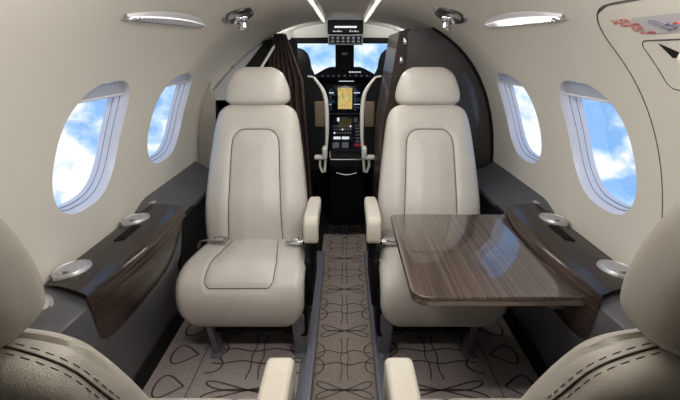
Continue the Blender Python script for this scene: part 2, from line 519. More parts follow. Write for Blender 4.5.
for sd in (-1, 1):
    vs = [bm.verts.new(p) for p in ((sd*.155, YB, AZ), (sd*.155, YB, 0), (sd*.155, 2.62, 0), (sd*.155, 2.62, AZ))]; bm.faces.new(vs).material_index = 3
    vs = [bm.verts.new(p) for p in ((sd*.155, 2.62, AZ), (sd*.155, 2.62, 0), (sd*.8, 2.62, 0), (sd*.8, 2.62, AZ))]; bm.faces.new(vs).material_index = 3
vs = [bm.verts.new(p) for p in ((-.82, 2.62, AZ-.001), (.82, 2.62, AZ-.001), (.82, 5.0, AZ-.001), (-.82, 5.0, AZ-.001))]; bm.faces.new(vs).material_index = 3
for i in range(-1, 5):
    motif(bm, 0, 1.495+.41*i, AZ+.0012, .135, .41, .0056)
for sd in (-1, 1):
    for i in range(0, 4):
        motif(bm, sd*.36, .98+.40*i, .0012, .20, .40, .0080)
        motif(bm, sd*.72, 1.12+.40*i, .0012, .20, .40, .0080) if False else None
    for i in range(8):
        cy = 1.02+.19*i
        ribbon(bm, [(sd*(.665+.055*math.sin(t*PI/9)), cy+.05*math.cos(t*PI/9)+.02*math.sin(t*PI/4.5)) for t in range(19)], .0012, .0080)
    ribbon(bm, [(sd*.585, .5), (sd*.585, 2.5)], .0014, .004)
ribbon(bm, [(-.012, 3.085), (.022, 3.085)], AZ+.002, .018, mi=3)
struct('floor', bm, [M['carpet'], M['carpetd'], M['carpetl'], M['chard']], smooth=False)
k = 0
for sd, nm in ((-1, 'left'), (1, 'right')):
    k += 1
    bm = bmesh.new()
    box(bm, sd*.150-.028, sd*.150+.028, -.6, 2.60, -.03, .012, .006)
    for q in (-.013, .013): box(bm, sd*.150+q-.003, sd*.150+q+.003, -.6, 2.60, .008, .0155, .001, 1)
    struct('trim_%d' % k, bm, M['rail'])
    bm = bmesh.new(); prism(bm, [(sd*.755, -.6, .001), (sd*.735, -.6, .105), (sd*.80, -.6, .105), (sd*.80, -.6, .001)], (0, 2.95, 0))
    struct('baseboard_' + nm, bm, M['chard'])

# ------------------------------------------------------------------ pillow-like bodies
def pillow(bm, prof, wfun, r, nu=41, npf=96, mi=0, cx=0, puff=0):
    """closed side profile (y,z) swept across x with rounded flanks; wfun(y,z) gives the half width"""
    pts = resample([Vector((a, b_)) for a, b_ in prof], npf)
    c = sum(pts, Vector((0, 0)))/npf
    nrm = []
    for i in range(npf):
        t = pts[(i+1) % npf]-pts[i-1]; n_ = Vector((t.y, -t.x)).normalized()
        nrm.append(n_)
    area = sum(pts[i-1].x*pts[i].y-pts[i].x*pts[i-1].y for i in range(npf))
    sg = -1 if area > 0 else 1
    rings = []
    # columns: denser near the flanks
    us = []
    m_ = nu//2
    for i in range(-m_, m_+1):
        t = i/m_; us.append(math.copysign(abs(t)**.75 if abs(t) > 0 else 0, t))
    ths = [PI/2*i/7 for i in range(8)]
    cols = []
    for sgn in (-1, 1):
        pass
    xs = []
    for th in reversed(ths): xs.append((-1, th))
    inner = [(i/16*2-1) for i in range(1, 16)]
    for t in inner: xs.append((t, None))
    for th in ths: xs.append((1, th))
    for (t, th) in xs:
        ring = []
        for p, n_ in zip(pts, nrm):
            W = wfun(p.x, p.y)
            if th is None:
                x = t*(W-r); ins = 0
            else:
                x = t*(W-r+r*math.sin(th)); ins = r*(1-math.cos(th))
            q = p+n_*sg*ins
            if puff: q = c+(p-c)*(1-puff*(ins/r)**1.2)
            ring.append(Vector((cx+x, q.x, q.y)))
        rings.append(ring)
    return loft(bm, rings, closed=True, mi=mi, caps=True)

def interp(tab, t):
    if t <= tab[0][0]: return tab[0][1:]
    for a, b_ in zip(tab, tab[1:]):
        if t <= b_[0]:
            i = tab.index(a); h = b_[0]-a[0]; k = (t-a[0])/h
            def slope(j, c):
                j0, j1 = max(0, j-1), min(len(tab)-1, j+1)
                return (tab[j1][c]-tab[j0][c])/(tab[j1][0]-tab[j0][0])
            return tuple((2*k**3-3*k*k+1)*a[c]+(k**3-2*k*k+k)*h*slope(i, c)+(3*k*k-2*k**3)*b_[c]+(k**3-k*k)*h*slope(i+1, c) for c in range(1, len(a)))
    return tab[-1][1:]
def padded(bm, tab, z0, z1, nz, r0, r1, e=5.0, n=112, ef=3.2):
    """upholstered body stacked from rounded-rectangle sections; tab rows are (z, centre y, half depth, half width)"""
    rings = []; H = z1-z0
    zs = []
    for i in range(9): zs.append((z0+r0*(1-math.cos(PI/2*i/8)), math.sin(PI/2*i/8), r0))
    m_ = nz
    for i in range(1, m_): zs.append((z0+r0+(H-r0-r1)*i/m_, 1, 0))
    for i in range(13): zs.append((z1-r1+r1*math.sin(PI/2*i/12), math.cos(PI/2*i/12), r1))
    for (z, k, rr) in zs:
        yc, d, w = interp(tab, z)
        kd = 1-(1-k)*min(1, rr/d); kw = 1-(1-k)*min(1, rr*1.1/w)
        ring = []
        for i in range(n):
            a = 2*PI*i/n+PI/n; c, s_ = math.cos(a), math.sin(a)
            # even spacing on the long faces
            x = math.copysign(abs(c)**(2/e), c); y = math.copysign(abs(s_)**(2/ef), s_)
            ring.append(Vector((x*w*kw, yc+y*max(.003, d*kd), z)))
        ring = resample3(ring, n)
        rings.append(ring)
    return loft(bm, rings, closed=True, caps=True)
def resample3(P_, n):
    Q = P_+[P_[0]]; L = [0]
    for a, b_ in zip(Q, Q[1:]): L.append(L[-1]+(b_-a).length)
    out = []; j = 0
    for i in range(n):
        d = L[-1]*i/n
        while L[j+1] < d: j += 1
        out.append(Q[j].lerp(Q[j+1], (d-L[j])/max(1e-9, L[j+1]-L[j])))
    return out
BACK = [(.34, .035, .045, .212), (.42, .030, .056, .223), (.55, .052, .066, .224), (.70, .105, .064, .211), (.85, .165, .058, .192), (.91, .190, .052, .182), (.95, .206, .046, .168), (.975, .214, .042, .150), (.99, .218, .038, .130)]
HEAD = [(.97, .226, .050, .134), (.995, .226, .056, .141), (1.02, .228, .058, .143), (1.05, .231, .057, .138), (1.08, .236, .054, .128), (1.11, .242, .048, .114), (1.14, .248, .040, .098)]

def ray_seam(bm_src_tree, pts, ydir, off=.0):
    out = []
    for (x, z) in pts:
        o = Vector((x, -2*ydir, z)); h = bm_src_tree.ray_cast(o, Vector((0, ydir, 0)))
        if h[0] is not None: out.append(h[0]+h[1]*off)
    return out

def rect_path(fn, n):
    return [fn(i/n) for i in range(n+1)]

# seat profiles in the seat's own space: the occupant faces -Y, back base at y=0
def lean(z): return .02+.30*max(0, z-.42)/.56*.78
back_prof = smooth_poly([(-.035, .40), (-.030, .50), (.020, .62), (.075, .76), (.130, .88), (.165, .945), (.195, .972), (.228, .965), (.240, .935),
                         (.222, .85), (.175, .70), (.125, .55), (.085, .42), (.060, .36), (.015, .35)], 8)
cush_prof = smooth_poly([(.06, .425), (-.05, .430), (-.20, .440), (-.30, .437), (-.365, .410), (-.392, .350), (-.385, .275), (-.355, .215), (-.310, .195), (-.20, .205), (-.05, .225), (.05, .24), (.075, .33)], 8)
head_prof = smooth_poly([(.175, .995), (.172, 1.04), (.188, 1.10), (.215, 1.132), (.248, 1.138), (.278, 1.115), (.288, 1.06), (.280, 1.005), (.258, .982), (.20, .980)], 8)
def back_w(y, z):
    if z > .86:
        t = min(1, (z-.86)/.125); return .186+.012-.012*t-.050*(1-math.sqrt(max(0, 1-t**3)))
    return .225-.027*max(0, (z-.52)/.34)**1.0 if z > .52 else .225-.01*(.52-z)/.12
def cush_w(y, z):
    w = .215+.022*min(1, max(0, -y)/.25)
    if z < .32: w -= .085*(1-math.sqrt(max(0, 1-((.32-z)/.13)**2)))
    return w
def head_w(y, z):
    t = (z-.98)/.158
    w = .146+.006*math.sin(PI*min(1, t*1.3))
    if t > .45:
        q = (t-.45)/.55; w -= .045*q**1.5+.012*q**6
    if t < .12: w -= .008*(1-t/.12)
    return w
def seatpt(y, z): return y

def smoothstep(a): a = min(1, max(0, a)); return a*a*(3-2*a)

def panel_sd(x, z, hw_b, hw_t, z0, z1, r):
    """signed distance-like value to the stitched inset panel (negative inside)"""
    t = min(1, max(0, (z-z0)/(z1-z0))); hw = hw_b+(hw_t-hw_b)*t
    dx = abs(x)-(hw-r); dz = max(z-(z1-r), -1)
    if dz > 0 and dx > 0: return math.hypot(dx, dz)-r
    return max(dx-r, dz-r)

def build_seat(inb, loc, rz, label, group, ady=0):
    """inb: +1 when the armrest (aisle side) is on local +x"""
    t = thing('passenger_seat', loc, label, 'seat', rz, group)
    kw = dict(local=True)
    # backrest
    bm = bmesh.new(); padded(bm, BACK, .345, .988, 120, .03, .045, e=6, n=230)
    bm.normal_update()
    bmesh.ops.recalc_face_normals(bm, faces=bm.faces); bm.normal_update()
    mv = []
    for v in bm.verts:
        if v.normal.y < -.3:
            d = panel_sd(v.co.x, v.co.z, .120, .100, .36, .885, .055)
            mv.append((v, -.0045*math.exp(-(d/.0055)**2) + .010*smoothstep(-d/.08) + .004*smoothstep(d/.03)*smoothstep((.19-abs(v.co.x))/.05)))
        elif v.normal.y > .3:
            mv.append((v, 0))
    for v, d in mv: v.co += v.normal*d
    tree = BVHTree.FromBMesh(bm)
    ob = obj('backrest', bm, M['leather'], t, **kw)
    # stitched panel outline on the front of the back
    ps = []
    z0, z1, r = .425, .885, .055
    for i in range(24): z = z0+(z1-r-z0)*i/24; ps.append((-(.120-.020*(z-.36)/.525), z))
    for i in range(13): a = PI-PI/2*i/12; ps.append((-(.100-r)+r*math.cos(a), z1-r+r*math.sin(a)))
    ps += [(-x, z) for x, z in reversed(ps)]
    pts = ray_seam(tree, ps, 1, .0004)
    b2 = bmesh.new(); tube(b2, pts, .0019, 6); obj('seam', b2, M['stitch'], ob, **kw)
    # double-stitched seam running up the flanks and over the shoulders
    def side_path(off):
        o = []
        def cast(p, d):
            h = tree.ray_cast(Vector(p), Vector(d).normalized())
            if h[0] is not None: o.append(h[0]+h[1]*.0005)
        for i in range(24):
            z = .46+.42*i/24; cast((-1, interp(BACK, z)[0]+off, z), (1, 0, 0))
        for i in range(15):
            a = PI/2*i/14; zc_ = .88; cx_ = -.10
            d = Vector((-math.cos(a), 0, math.sin(a))); c_ = Vector((cx_, interp(BACK, .88+.10*math.sin(a))[0]+off, zc_))
            cast(c_+d*.6, -d)
        n_ = len(o); tail = [cast((-.10+.10*i/6, interp(BACK, .98)[0]+off, 1.6), (0, 0, -1)) for i in range(1, 7)]
        return o+[Vector((-p.x, p.y, p.z)) for p in reversed(o[:-1])]
    b2 = bmesh.new(); tube(b2, side_path(0), .0012, 6)
    for q in (-.006, .006):
        pts2 = side_path(q)
        for a, b_ in zip(pts2, pts2[1:]):
            L = (b_-a).length; m_ = max(1, int(L/.0075))
            for i in range(m_):
                tube(b2, [a.lerp(b_, (i+.15)/m_), a.lerp(b_, (i+.72)/m_)], .00045, 4, mi=1)
    obj('seam', b2, [M['stitch'], M['thread']], ob, **kw)
    # headrest and its posts
    bm = bmesh.new(); padded(bm, [(a, b_-ady*.4, c, d) for a, b_, c, d in HEAD], .982, 1.141, 24, .022, .040, e=4.2, n=110, ef=2.7)
    hd = obj('headrest', bm, M['leather'], t, **kw)
    for sx in (-.055, .055):
        bm = bmesh.new(); tube(bm, [(sx, .212, .955), (sx, .232-ady*.4, 1.0)], .006, 10); obj('headrest_post', bm, M['black'], t, **kw)
    # cushion
    bm = bmesh.new(); pillow(bm, [(p.x, p.y) for p in cush_prof], cush_w, .034, npf=130)
    bmesh.ops.subdivide_edges(bm, edges=[e for e in bm.edges if abs(e.verts[0].co.x-e.verts[1].co.x) > .012], cuts=2, use_grid_fill=True)
    bmesh.ops.recalc_face_normals(bm, faces=bm.faces); bm.normal_update()
    def cd(x, y):
        y0 = -.380; q = min(1, max(0, (y+.05)/-.22)); hw = .100+.026*q; r = .022
        dx = abs(x)-(hw-r); dy = (y0+r)-y
        if dx > 0 and dy > 0: return math.hypot(dx, dy)-r
        return max(dx-r, dy-r)
    mv = []
    for v in bm.verts:
        if v.normal.z > .3:
            d = cd(v.co.x, v.co.y); mv.append((v, -.0040*math.exp(-(d/.0055)**2)+.008*smoothstep(-d/.07)))
    for v, d in mv: v.co += v.normal*d
    tree = BVHTree.FromBMesh(bm)
    cu = obj('seat_cushion', bm, M['leather'], t, **kw)
    ps = [(-(.100+.026*min(1, max(0, (y+.05)/-.22))), y) for y in [-.03-.320*i/20 for i in range(21)]]
    ps += [(-.104+.022*math.cos(a), -.355+.022*math.sin(a)) for a in [PI+PI/2*i/6 for i in range(1, 7)]]
    ps += [(-x, y) for x, y in reversed(ps)]
    pts = []
    for (x, y) in ps:
        h = tree.ray_cast(Vector((x, y, 1)), Vector((0, 0, -1)))
        if h[0] is not None: pts.append(h[0]+h[1]*.0004)
    b2 = bmesh.new(); tube(b2, pts, .0018, 6); obj('seam', b2, M['stitch'], cu, **kw)
    # aisle armrest: leather pad on a dark support
    ax = inb*.257
    prof = smooth_poly([(.055, .600), (-.05, .604), (-.18, .606), (-.225, .600), (-.240, .570), (-.240, .520), (-.228, .500), (-.205, .502), (-.190, .540), (-.10, .556), (.03, .562), (.062, .575)], 6)
    bm = bmesh.new(); pillow(bm, [(p.x, p.y) for p in prof], lambda y, z: .029-.004*smoothstep((y+.02)/.08), .012, npf=80, cx=ax)
    for v in bm.verts: v.co.y -= ady
    ar = obj('armrest', bm, M['armpad'], t, **kw)
    bm = bmesh.new(); box(bm, ax-.016, ax+.014, -.20, .05, .42, .555, .008); box(bm, ax-.016-inb*.01, ax+.012-inb*.01, -.26, .06, .24, .44, .01)
    obj('armrest_support', bm, M['black'], t, **kw)
    # seat pan, side shroud, legs
    bm = bmesh.new(); box(bm, -.185, .185, -.27, .09, .12, .235, .02); box(bm, inb*.225-.02, inb*.225+.015, -.30, .10, .12, .33, .02)
    obj('seat_base', bm, M['black'], t, **kw)
    for (lx, w) in ((-inb*.145, .013), (inb*.205, .024)):
        bm = bmesh.new()
        prism(bm, [(lx-w, -.335, .235), (lx-w, -.285, .235), (lx-w, -.185, .012), (lx-w, -.25, .012)], (2*w, 0, 0), bev=.004)
        obj('leg', bm, M['greyleg'], t, **kw)
        bm = bmesh.new(); prism(bm, [(lx-w, .02, .16), (lx-w, .07, .16), (lx-w, .12, .012), (lx-w, .06, .012)], (2*w, 0, 0), bev=.004)
        obj('leg', bm, M['greyleg'], t, **kw)
    for lx in (-inb*.145, inb*.205):
        bm = bmesh.new(); box(bm, lx-.022, lx+.022, -.27, .16, .001, .014, .004); obj('floor_track', bm, M['rail'], t, **kw)
    # belt: webbing straps and buckle lying at the crease
    def strap(bm, pts, w=.022, th=.0016):
        rings = []
        for i, p in enumerate(pts):
            p = Vector(p); tt = (Vector(pts[min(i+1, len(pts)-1)])-Vector(pts[max(i-1, 0)])).normalized()
            side = tt.cross(Vector((0, 0, 1))).normalized()
            rings.append([p+side*w/2, p+side*w/2+Vector((0, 0, th)), p-side*w/2+Vector((0, 0, th)), p-side*w/2])
        loft(bm, rings, closed=True, caps=True)
    zb = .4435
    bm = bmesh.new(); strap(bm, [(inb*.243, -.055, .40), (inb*.232, -.070, zb-.012), (inb*.215, -.085, zb), (inb*.175, -.095, zb+.004), (inb*.14, -.098, zb+.006)])
    belt = obj('seat_belt', bm, M['webbing'], t, **kw); bm = bmesh.new()
    strap(bm, [(-inb*.243, -.05, .40), (-inb*.232, -.055, zb-.010), (-inb*.20, -.065, zb), (-inb*.16, -.085, zb+.004), (-inb*.115, -.092, zb+.004), (-inb*.10, -.080, zb+.010), (-inb*.13, -.068, zb+.014), (-inb*.17, -.060, zb+.010)], .020)
    belt2 = obj('seat_belt', bm, M['webbing'], t, **kw)
    bm = bmesh.new(); box(bm, inb*.190-.030, inb*.190+.030, -.122, -.076, zb+.002, zb+.020, .005)
    box(bm, inb*.190-.022, inb*.190+.006, -.117, -.081, zb+.018, zb+.025, .003)
    obj('buckle', bm, M['chrome'], belt, label='chrome buckle', **kw)
    bm = bmesh.new(); box(bm, -inb*.140-.014, -inb*.140+.014, -.100, -.072, zb+.010, zb+.016, .002); obj('belt_tongue', bm, M['satin'], belt2, **kw)
    return t
FY, AY, SX = 1.83, .515, .386
g1 = None
build_seat(1, (-SX, FY, 0), 0, 'cream leather seat with nothing folded out in front of it, beside the brown curtain', g1)
build_seat(-1, (SX-.016, FY, 0), 0, 'cream leather seat partly hidden by the fold-out table, before the dark cabinet', g1)
build_seat(-1, (-SX-.003, AY, 0), PI, 'leather seat showing its back, on the side without the fold-out table', g1, .045)
build_seat(1, (SX-.017, AY, 0), PI, 'leather seat showing its back, beside the fold-out table and the exit door', g1, .045)

# ------------------------------------------------------------------ side ledges
def wallx(z): return secx(z)
def ledge(sd, nm):
    t = thing('side_console', (sd*.70, 1.3, 0), 'charcoal side console with dark wood top and ' + ('no table folded out of it' if sd < 0 else 'the striped table folded out of it'), 'console')
    X = lambda v: sd*v
    # body: section lofted along the cabin
    def body_sec(y):
        f = smoothstep((y-1.56)/.16)                    # 0 beside the wood part, 1 forward of it
        n_ = smoothstep((.93-y)/.05)                    # 1 aft of the wood part
        zi = .628*(1-f)+.600*f-.020*n_; zo = .614*(1-f)+.650*f-.012*n_
        xi = .612*(1-f)+.640*f
        zc = (zi+zo)/2*(1-f)+.612*f
        lowz = .47*(1-f)+.535*f
        bx = .625+.05*f
        xw = .798; xi += .026*n_
        return [(xw, zo), (.735, zc), (xi+.012, zi), (xi+.001, zi-.008), (xi, zi-.022), (bx, lowz), (bx+.03*f+.010, lowz-.03), (.70, .26), (.745, .105), (.775, .09)]
    bm = bmesh.new(); ys = [-.2, .3, .6, .85, .88, .90, .93, .96, 1.1, 1.3, 1.5, 1.56, 1.60, 1.64, 1.68, 1.72, 1.8, 2.0, 2.2, 2.35]
    rings = [[Vector((X(a), y, b_)) for a, b_ in body_sec(y)] for y in ys]
    loft(bm, rings)
    bm.faces.new([bm.verts.new(v.co) for v in [w for w in bm.verts if abs(w.co.y-2.35) < 1e-6]])
    obj('console_body', bm, M['char'], t)
    # near-black slab below the forward lip, its colour standing for the niche's shade
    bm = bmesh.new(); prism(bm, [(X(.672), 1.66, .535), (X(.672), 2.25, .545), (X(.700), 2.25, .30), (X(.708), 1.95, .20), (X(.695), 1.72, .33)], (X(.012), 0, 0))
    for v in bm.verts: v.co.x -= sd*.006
    obj('niche_shade', bm, M['chard'], t)
    bm = bmesh.new(); box(bm, *(sorted((X(.630), X(.643)))), 1.70, 1.79, .583, .594, .003); obj('pull_slot', bm, M['black'], t)
    # wood top
    def top_pt(u, y):
        x = .606+u*(.792-.606); z = .650-.030*u**1.3+.006*math.sin(PI*u)
        return Vector((X(x), y, z))
    y0, y1 = .945, 1.60
    bm = bmesh.new(); nu, ny = 14, 26; rows = []
    for j in range(ny+1):
        y = y0+(y1-y0)*j/ny
        sk = lambda u: .11*u*(1-j/ny)
        rows.append([top_pt(i/nu, sk(i/nu)+min(y, y1-(.0+.02*(i/nu)))+(.13*(i/nu)**1.0 if y > 1.5 else 0)*((y-1.5)/.10)) for i in range(nu+1)])
    loft(bm, rows)
    bmesh.ops.solidify(bm, geom=bm.faces[:], thickness=-.012*sd if sd > 0 else .012)
    tp = obj('wood_top', bm, M['woodd'], t, label='glossy dark wood top')
    # rounded leaf-shaped wood fascia below the inner edge
    bm = bmesh.new(); rows = []; n = 40
    for j in range(n+1):
        q = j/n; y = y0-.012+(y1+.005-y0+.012)*q
        h = interp([(0, .176), (.15, .186), (.45, .190), (.75, .182), (.9, .150), (.97, .105), (1, .06)], q)[0]
        bul = interp([(0, .004), (.12, .022), (.4, .036), (.7, .034), (.92, .016), (1, .002)], q)[0]
        row = []
        for i in range(15):
            v = i/14
            row.append(Vector((X(.607-bul*math.sin(PI*v**.62)**.8+.020*v), y+.055*v*(1-q)-.03*v*q, .654-h*v)))
        rows.append(row)
    loft(bm, rows)
    bmesh.ops.solidify(bm, geom=bm.faces[:], thickness=.008)
    obj('wood_fascia', bm, M['woodf'], t, label='curved dark wood fascia')
    # cup holder covers, vent slot
    def cover(x, y, z, r, ax):
        bm = bmesh.new(); lathe(bm, [(r, -.02), (r, .006), (r*.97, .009), (r*.90, .0095), (r*.86, .006), (r*.80, .006), (r*.76, .010), (r*.4, .0115), (0, .012)], (X(x), y, z), ax, 40)
        o = obj('cup_holder_cover', bm, M['satin'], t, label='round satin metal cup holder cover')
        bm = bmesh.new(); a = Vector(ax).normalized()
        c = Vector((X(x), y, z))+a*.0115+Vector((0, -r*.62, 0))
        prism(bm, [c+Vector((-.010, .004, 0)), c+Vector((.010, .004, 0)), c+Vector((0, -.008, 0))], a*.001); obj('finger_tab', bm, M['char'], o)
    nrm = (sd*.33, 0, 1)
    nrm = (sd*.10, -.04, 1)
    cover(.740, 1.495, .636, .049, nrm)
    cover(.740, 1.105, .636, .050, nrm)
    cover(.735, .945, .622, .034, (-sd*.25, -.40, 1))
    bm = bmesh.new(); yv = 1.36
    vs = box(bm, -.017, .017, yv-.062, yv+.062, -.003, .004, .0029, 3)
    for i in range(7): vs += box(bm, -.012, .012, yv-.052+i*.016, yv-.044+i*.016, .003, .0055)
    R_ = Matrix.Rotation(sd*.16, 3, 'Y')
    for v in bm.verts: v.co = R_ @ Vector((v.co.x, 0, v.co.z))+Vector((X(.706), v.co.y, .6430))
    obj('air_slot', bm, M['black'], t)
    bm = bmesh.new(); lathe(bm, [(.016, 0), (.016, .004), (.012, .006), (0, .006)], (X(.765), 1.70, .632), (sd*.3, 0, 1), 24); obj('stud', bm, M['satin'], t)
    return t
ledge(-1, 'left'); ledge(1, 'right')

# ------------------------------------------------------------------ fold-out table
t = thing('folding_table', (.39, 1.25, .62), 'dark striped wood table folded out before a cream seat', 'table')
def round_rect(x0, x1, y0, y1, rs):
    o = []
    for (cx, cy, a0, r) in ((x1-rs[0], y1-rs[0], 0, rs[0]), (x0+rs[1], y1-rs[1], 90, rs[1]), (x0+rs[2], y0+rs[2], 180, rs[2]), (x1-rs[3], y0+rs[3], 270, rs[3])):
        for i in range(9):
            a = math.radians(a0+90*i/8); o.append((cx+r*math.cos(a), cy+r*math.sin(a)))
    return o
bm = bmesh.new()
def slab(bm, pts, z0, z1, b):
    c = Vector((sum(p[0] for p in pts)/len(pts), sum(p[1] for p in pts)/len(pts)))
    def ins(d): return [Vector(p)+(c-Vector(p)).normalized()*d for p in pts]
    rings = []
    for th in range(5): a = PI/2*th/4; rings.append([(p.x, p.y, z0+b*(1-math.sin(a))) for p in ins(b*(1-math.cos(a)))])
    rings = rings[::-1]
    low = [[Vector((p.x, p.y, z0+b*(1-math.sin(PI/2*th/4)))) for p in ins(b*(1-math.cos(PI/2*th/4)))] for th in range(4, -1, -1)]
    up = [[Vector((p.x, p.y, z1-b*(1-math.sin(PI/2*th/4)))) for p in ins(b*(1-math.cos(PI/2*th/4)))] for th in range(0, 5)]
    loft(bm, low+up, closed=True, caps=True)
def table_pts(k):
    left = round_rect(.170+k, .60, .985+k, 1.590-k, (.012, .030, .045, .012))[9:27]
    right = [(.634, .987+k), (.600, 1.04), (.590, 1.10), (.578, 1.19), (.572, 1.28), (.574, 1.38), (.582, 1.47), (.596, 1.55), (.602, 1.588-k)]
    return left+right
slab(bm, table_pts(0), .614, .625, .003)
obj('tabletop', bm, M['wood'], t, label='glossy striped wood tabletop')
bm = bmesh.new(); slab(bm, table_pts(.002), .596, .6145, .004)
obj('edge_band', bm, M['woodedge'], t)
bm = bmesh.new(); box(bm, .40, .585, 1.08, 1.12, .570, .597, .004); box(bm, .40, .585, 1.38, 1.42, .570, .597, .004)
box(bm, .545, .585, 1.05, 1.45, .55, .597, .004)
obj('support_bracket', bm, M['greyleg'], t)

# ------------------------------------------------------------------ ceiling fittings
def surf(sd, Y, s, d=0): return P(sd, Y, s, d)
for sd, nm in ((-1, 'left'), (1, 'right')):
    sl_ = s_of_z(1.290); yc = 1.38
    t = thing('reading_light', P(sd, yc, sl_), 'long louvred white light let into the ceiling ' + ('on the side without the table' if sd < 0 else 'above the fold-out table'), 'light', group='louvred cabin lights')
    bm = bmesh.new(); n = 30; rows = []
    L2 = .275
    def wdt(q): return .026*(1-abs(q)**2.2)+.004
    for i in range(n+1):
        q = -1+2*i/n; y = yc+q*L2; sc_ = sl_-.004+.010*q
        rows.append([P(sd, y, sc_-.012, -.001), P(sd, y, sc_-.009, -.006), P(sd, y, sc_+wdt(q)*.9, -.007), P(sd, y, sc_+wdt(q)*1.35, -.001)])
    loft(bm, rows, caps=False); obj('bezel', bm, M['white'], t)
    bm = bmesh.new(); rows = []
    for i in range(n+1):
        q = -.93+1.86*i/n; y = yc+q*L2; sc_ = sl_-.004+.010*q
        rows.append([P(sd, y, sc_-.005, -.0072), P(sd, y, sc_+wdt(q)*.72, -.0082)])
    loft(bm, rows); ln = obj('lens', bm, M['lamp'], t)
    bm = bmesh.new()
    for i in range(26):
        q = -.9+1.8*i/25; y = yc+q*L2; sc_ = sl_-.004+.010*q
        tube(bm, [P(sd, y-.006, sc_-.006, -.0095), P(sd, y+.006, sc_+wdt(q)*.72, -.0105)], .0026, 5)
    obj('louvre', bm, M['gun'], t)
    # air outlet: chrome bezel with swivelling nozzle
    yg = 1.82; sg_ = s_of_z(1.338)
    c = P(sd, yg, sg_, -.002); nn_ = (P(sd, yg, sg_, -1)-P(sd, yg, sg_, 0)).normalized()
    t = thing('air_outlet', c, 'chrome swivelling air nozzle in the ceiling ' + ('above the seat by the curtain' if sd < 0 else 'above the seat by the dark cabinet'), 'air vent', group='chrome air nozzles')
    bm = bmesh.new(); lathe(bm, [(.064, 0), (.062, .006), (.050, .014), (.036, .018), (.026, .012), (0, .010)], c, nn_, 40, sx=1, sy=1)
    for v in bm.verts: v.co.y = yg+(v.co.y-yg)*1.9
    obj('bezel', bm, M['gun'], t)
    bm = bmesh.new(); d2 = (nn_+Vector((sd*.15, -.25, -.3))).normalized()
    lathe(bm, [(.026, 0), (.028, .014), (.024, .028), (.017, .033), (.016, .050), (.012, .053), (.009, .045), (0, .043)], c, d2, 28)
    obj('nozzle', bm, M['chrome'], t)
    bm = bmesh.new(); lathe(bm, [(.012, 0), (.012, .012), (.009, .016), (0, .017)], c+Vector((0, -.060, .002))+nn_*.004, nn_, 20); obj('lamp_knob', bm, M['satin'], t)
    bm = bmesh.new(); lathe(bm, [(.010, 0), (.010, .008), (0, .011)], c+Vector((0, .062, .002))+nn_*.004, nn_, 20); obj('button', bm, M['chrome'], t)

# ------------------------------------------------------------------ forward cabinet on the right
t = thing('galley_cabinet', (.5, 2.6, 0), 'tall dark charcoal cabinet standing behind the seat with the table', 'cabinet')
bm = bmesh.new(); arc = []
for z in [0.0, .3, .6, .7, .8, .9, 1.0, 1.08, 1.14, 1.19, 1.23, 1.26, 1.285, 1.305, 1.318]: arc.append((secx(z)-.004, z))
pl = [Vector((.305, 2.365, 0)), *[Vector((x, 2.365, z)) for x, z in arc], Vector((.36, 2.365, 1.318)), Vector((.315, 2.365, 1.30))]
prism(bm, pl, (0, .50, 0)); cb = obj('cabinet_body', bm, M['glossdark'], t, smooth=False)
bm = bmesh.new()
arc2 = [Vector((x-.004, 2.362, z)) for x, z in arc if z > .5]
tube(bm, arc2, .008, 8); obj('edge_trim', bm, M['black'], t)
bm = bmesh.new()
pl = [Vector(p) for p in ((.190, 2.38, 0), (.200, 2.37, .817), (.223, 2.37, .971), (.252, 2.37, 1.167), (.270, 2.37, 1.300), (.325, 2.37, 1.318), (.318, 2.37, 0))]
prism(bm, pl, (.0, .55, 0), bev=.004); obj('wood_post', bm, M['woodv'], t, label='dark wood post on the aisle side')
bm = bmesh.new()
for i in range(22):
    z = .80+.016*i
    tube(bm, [(.2+(z-.8)*.145+.006, 2.3665, z), (.2+(z-.8)*.145+.030, 2.3665, z+.006)], .0012, 4)
obj('stitching', bm, M['stitch'], t)
for (x, z) in ((.300, 1.255), (.285, 1.165)):
    bm = bmesh.new(); box(bm, x-.010, x+.010, 2.352, 2.372, z-.018, z+.018, .006); lathe(bm, [(.008, 0), (.008, .008), (0, .010)], (x, 2.356, z), (0, -1, 0), 16)
    obj('latch', bm, M['chrome'], t, label='small chrome latch')
bm = bmesh.new(); box(bm, .655, .695, 2.35, 2.366, .700, .722, .005); box(bm, .665, .685, 2.340, 2.352, .705, .716, .003); obj('handle', bm, M['black'], t)

# ------------------------------------------------------------------ forward door surround on the left
def SP(x, z, d=0):            # leaning bulkhead plane
    return Vector((x, 2.455+max(0, z-.96)*1.95+d, z))
t = thing('door_surround', (-.6, 2.6, 0), 'pale grey arched surround with black screen behind the seat by the curtain', 'door surround')
zz = [.5, .6, .7, .8, .9, .96, 1.0, 1.05, 1.1, 1.15, 1.2, 1.24, 1.28, 1.31, 1.33]
bm = bmesh.new()
def inn(z): return -.60 if z < .9 else -.60+.17*((z-.9)/.43)**1.0
rows = []
for z in zz:
    xo = -secx(z)+.003; xi = inn(z)
    rows.append([SP(xo+(xi-xo)*i/6, z, .0) for i in range(7)])
loft(bm, rows); bmesh.ops.solidify(bm, geom=bm.faces[:], thickness=.025)
obj('frame_panel', bm, M['bright'], t)
bm = bmesh.new(); tube(bm, [SP(-secx(z)+.012, z, -.004) for z in zz], .004, 6); obj('edge_seal', bm, M['gasket'], t)
bm = bmesh.new(); pts = [(-.495, 1.297), (-.425, 1.291), (-.497, 1.116), (-.528, 1.03), (-.615, 1.03), (-.588, 1.116)]
prism(bm, [SP(x, z, -.010) for x, z in pts], (0, .006, 0)); obj('screen', bm, M['chard'], t, smooth=False)
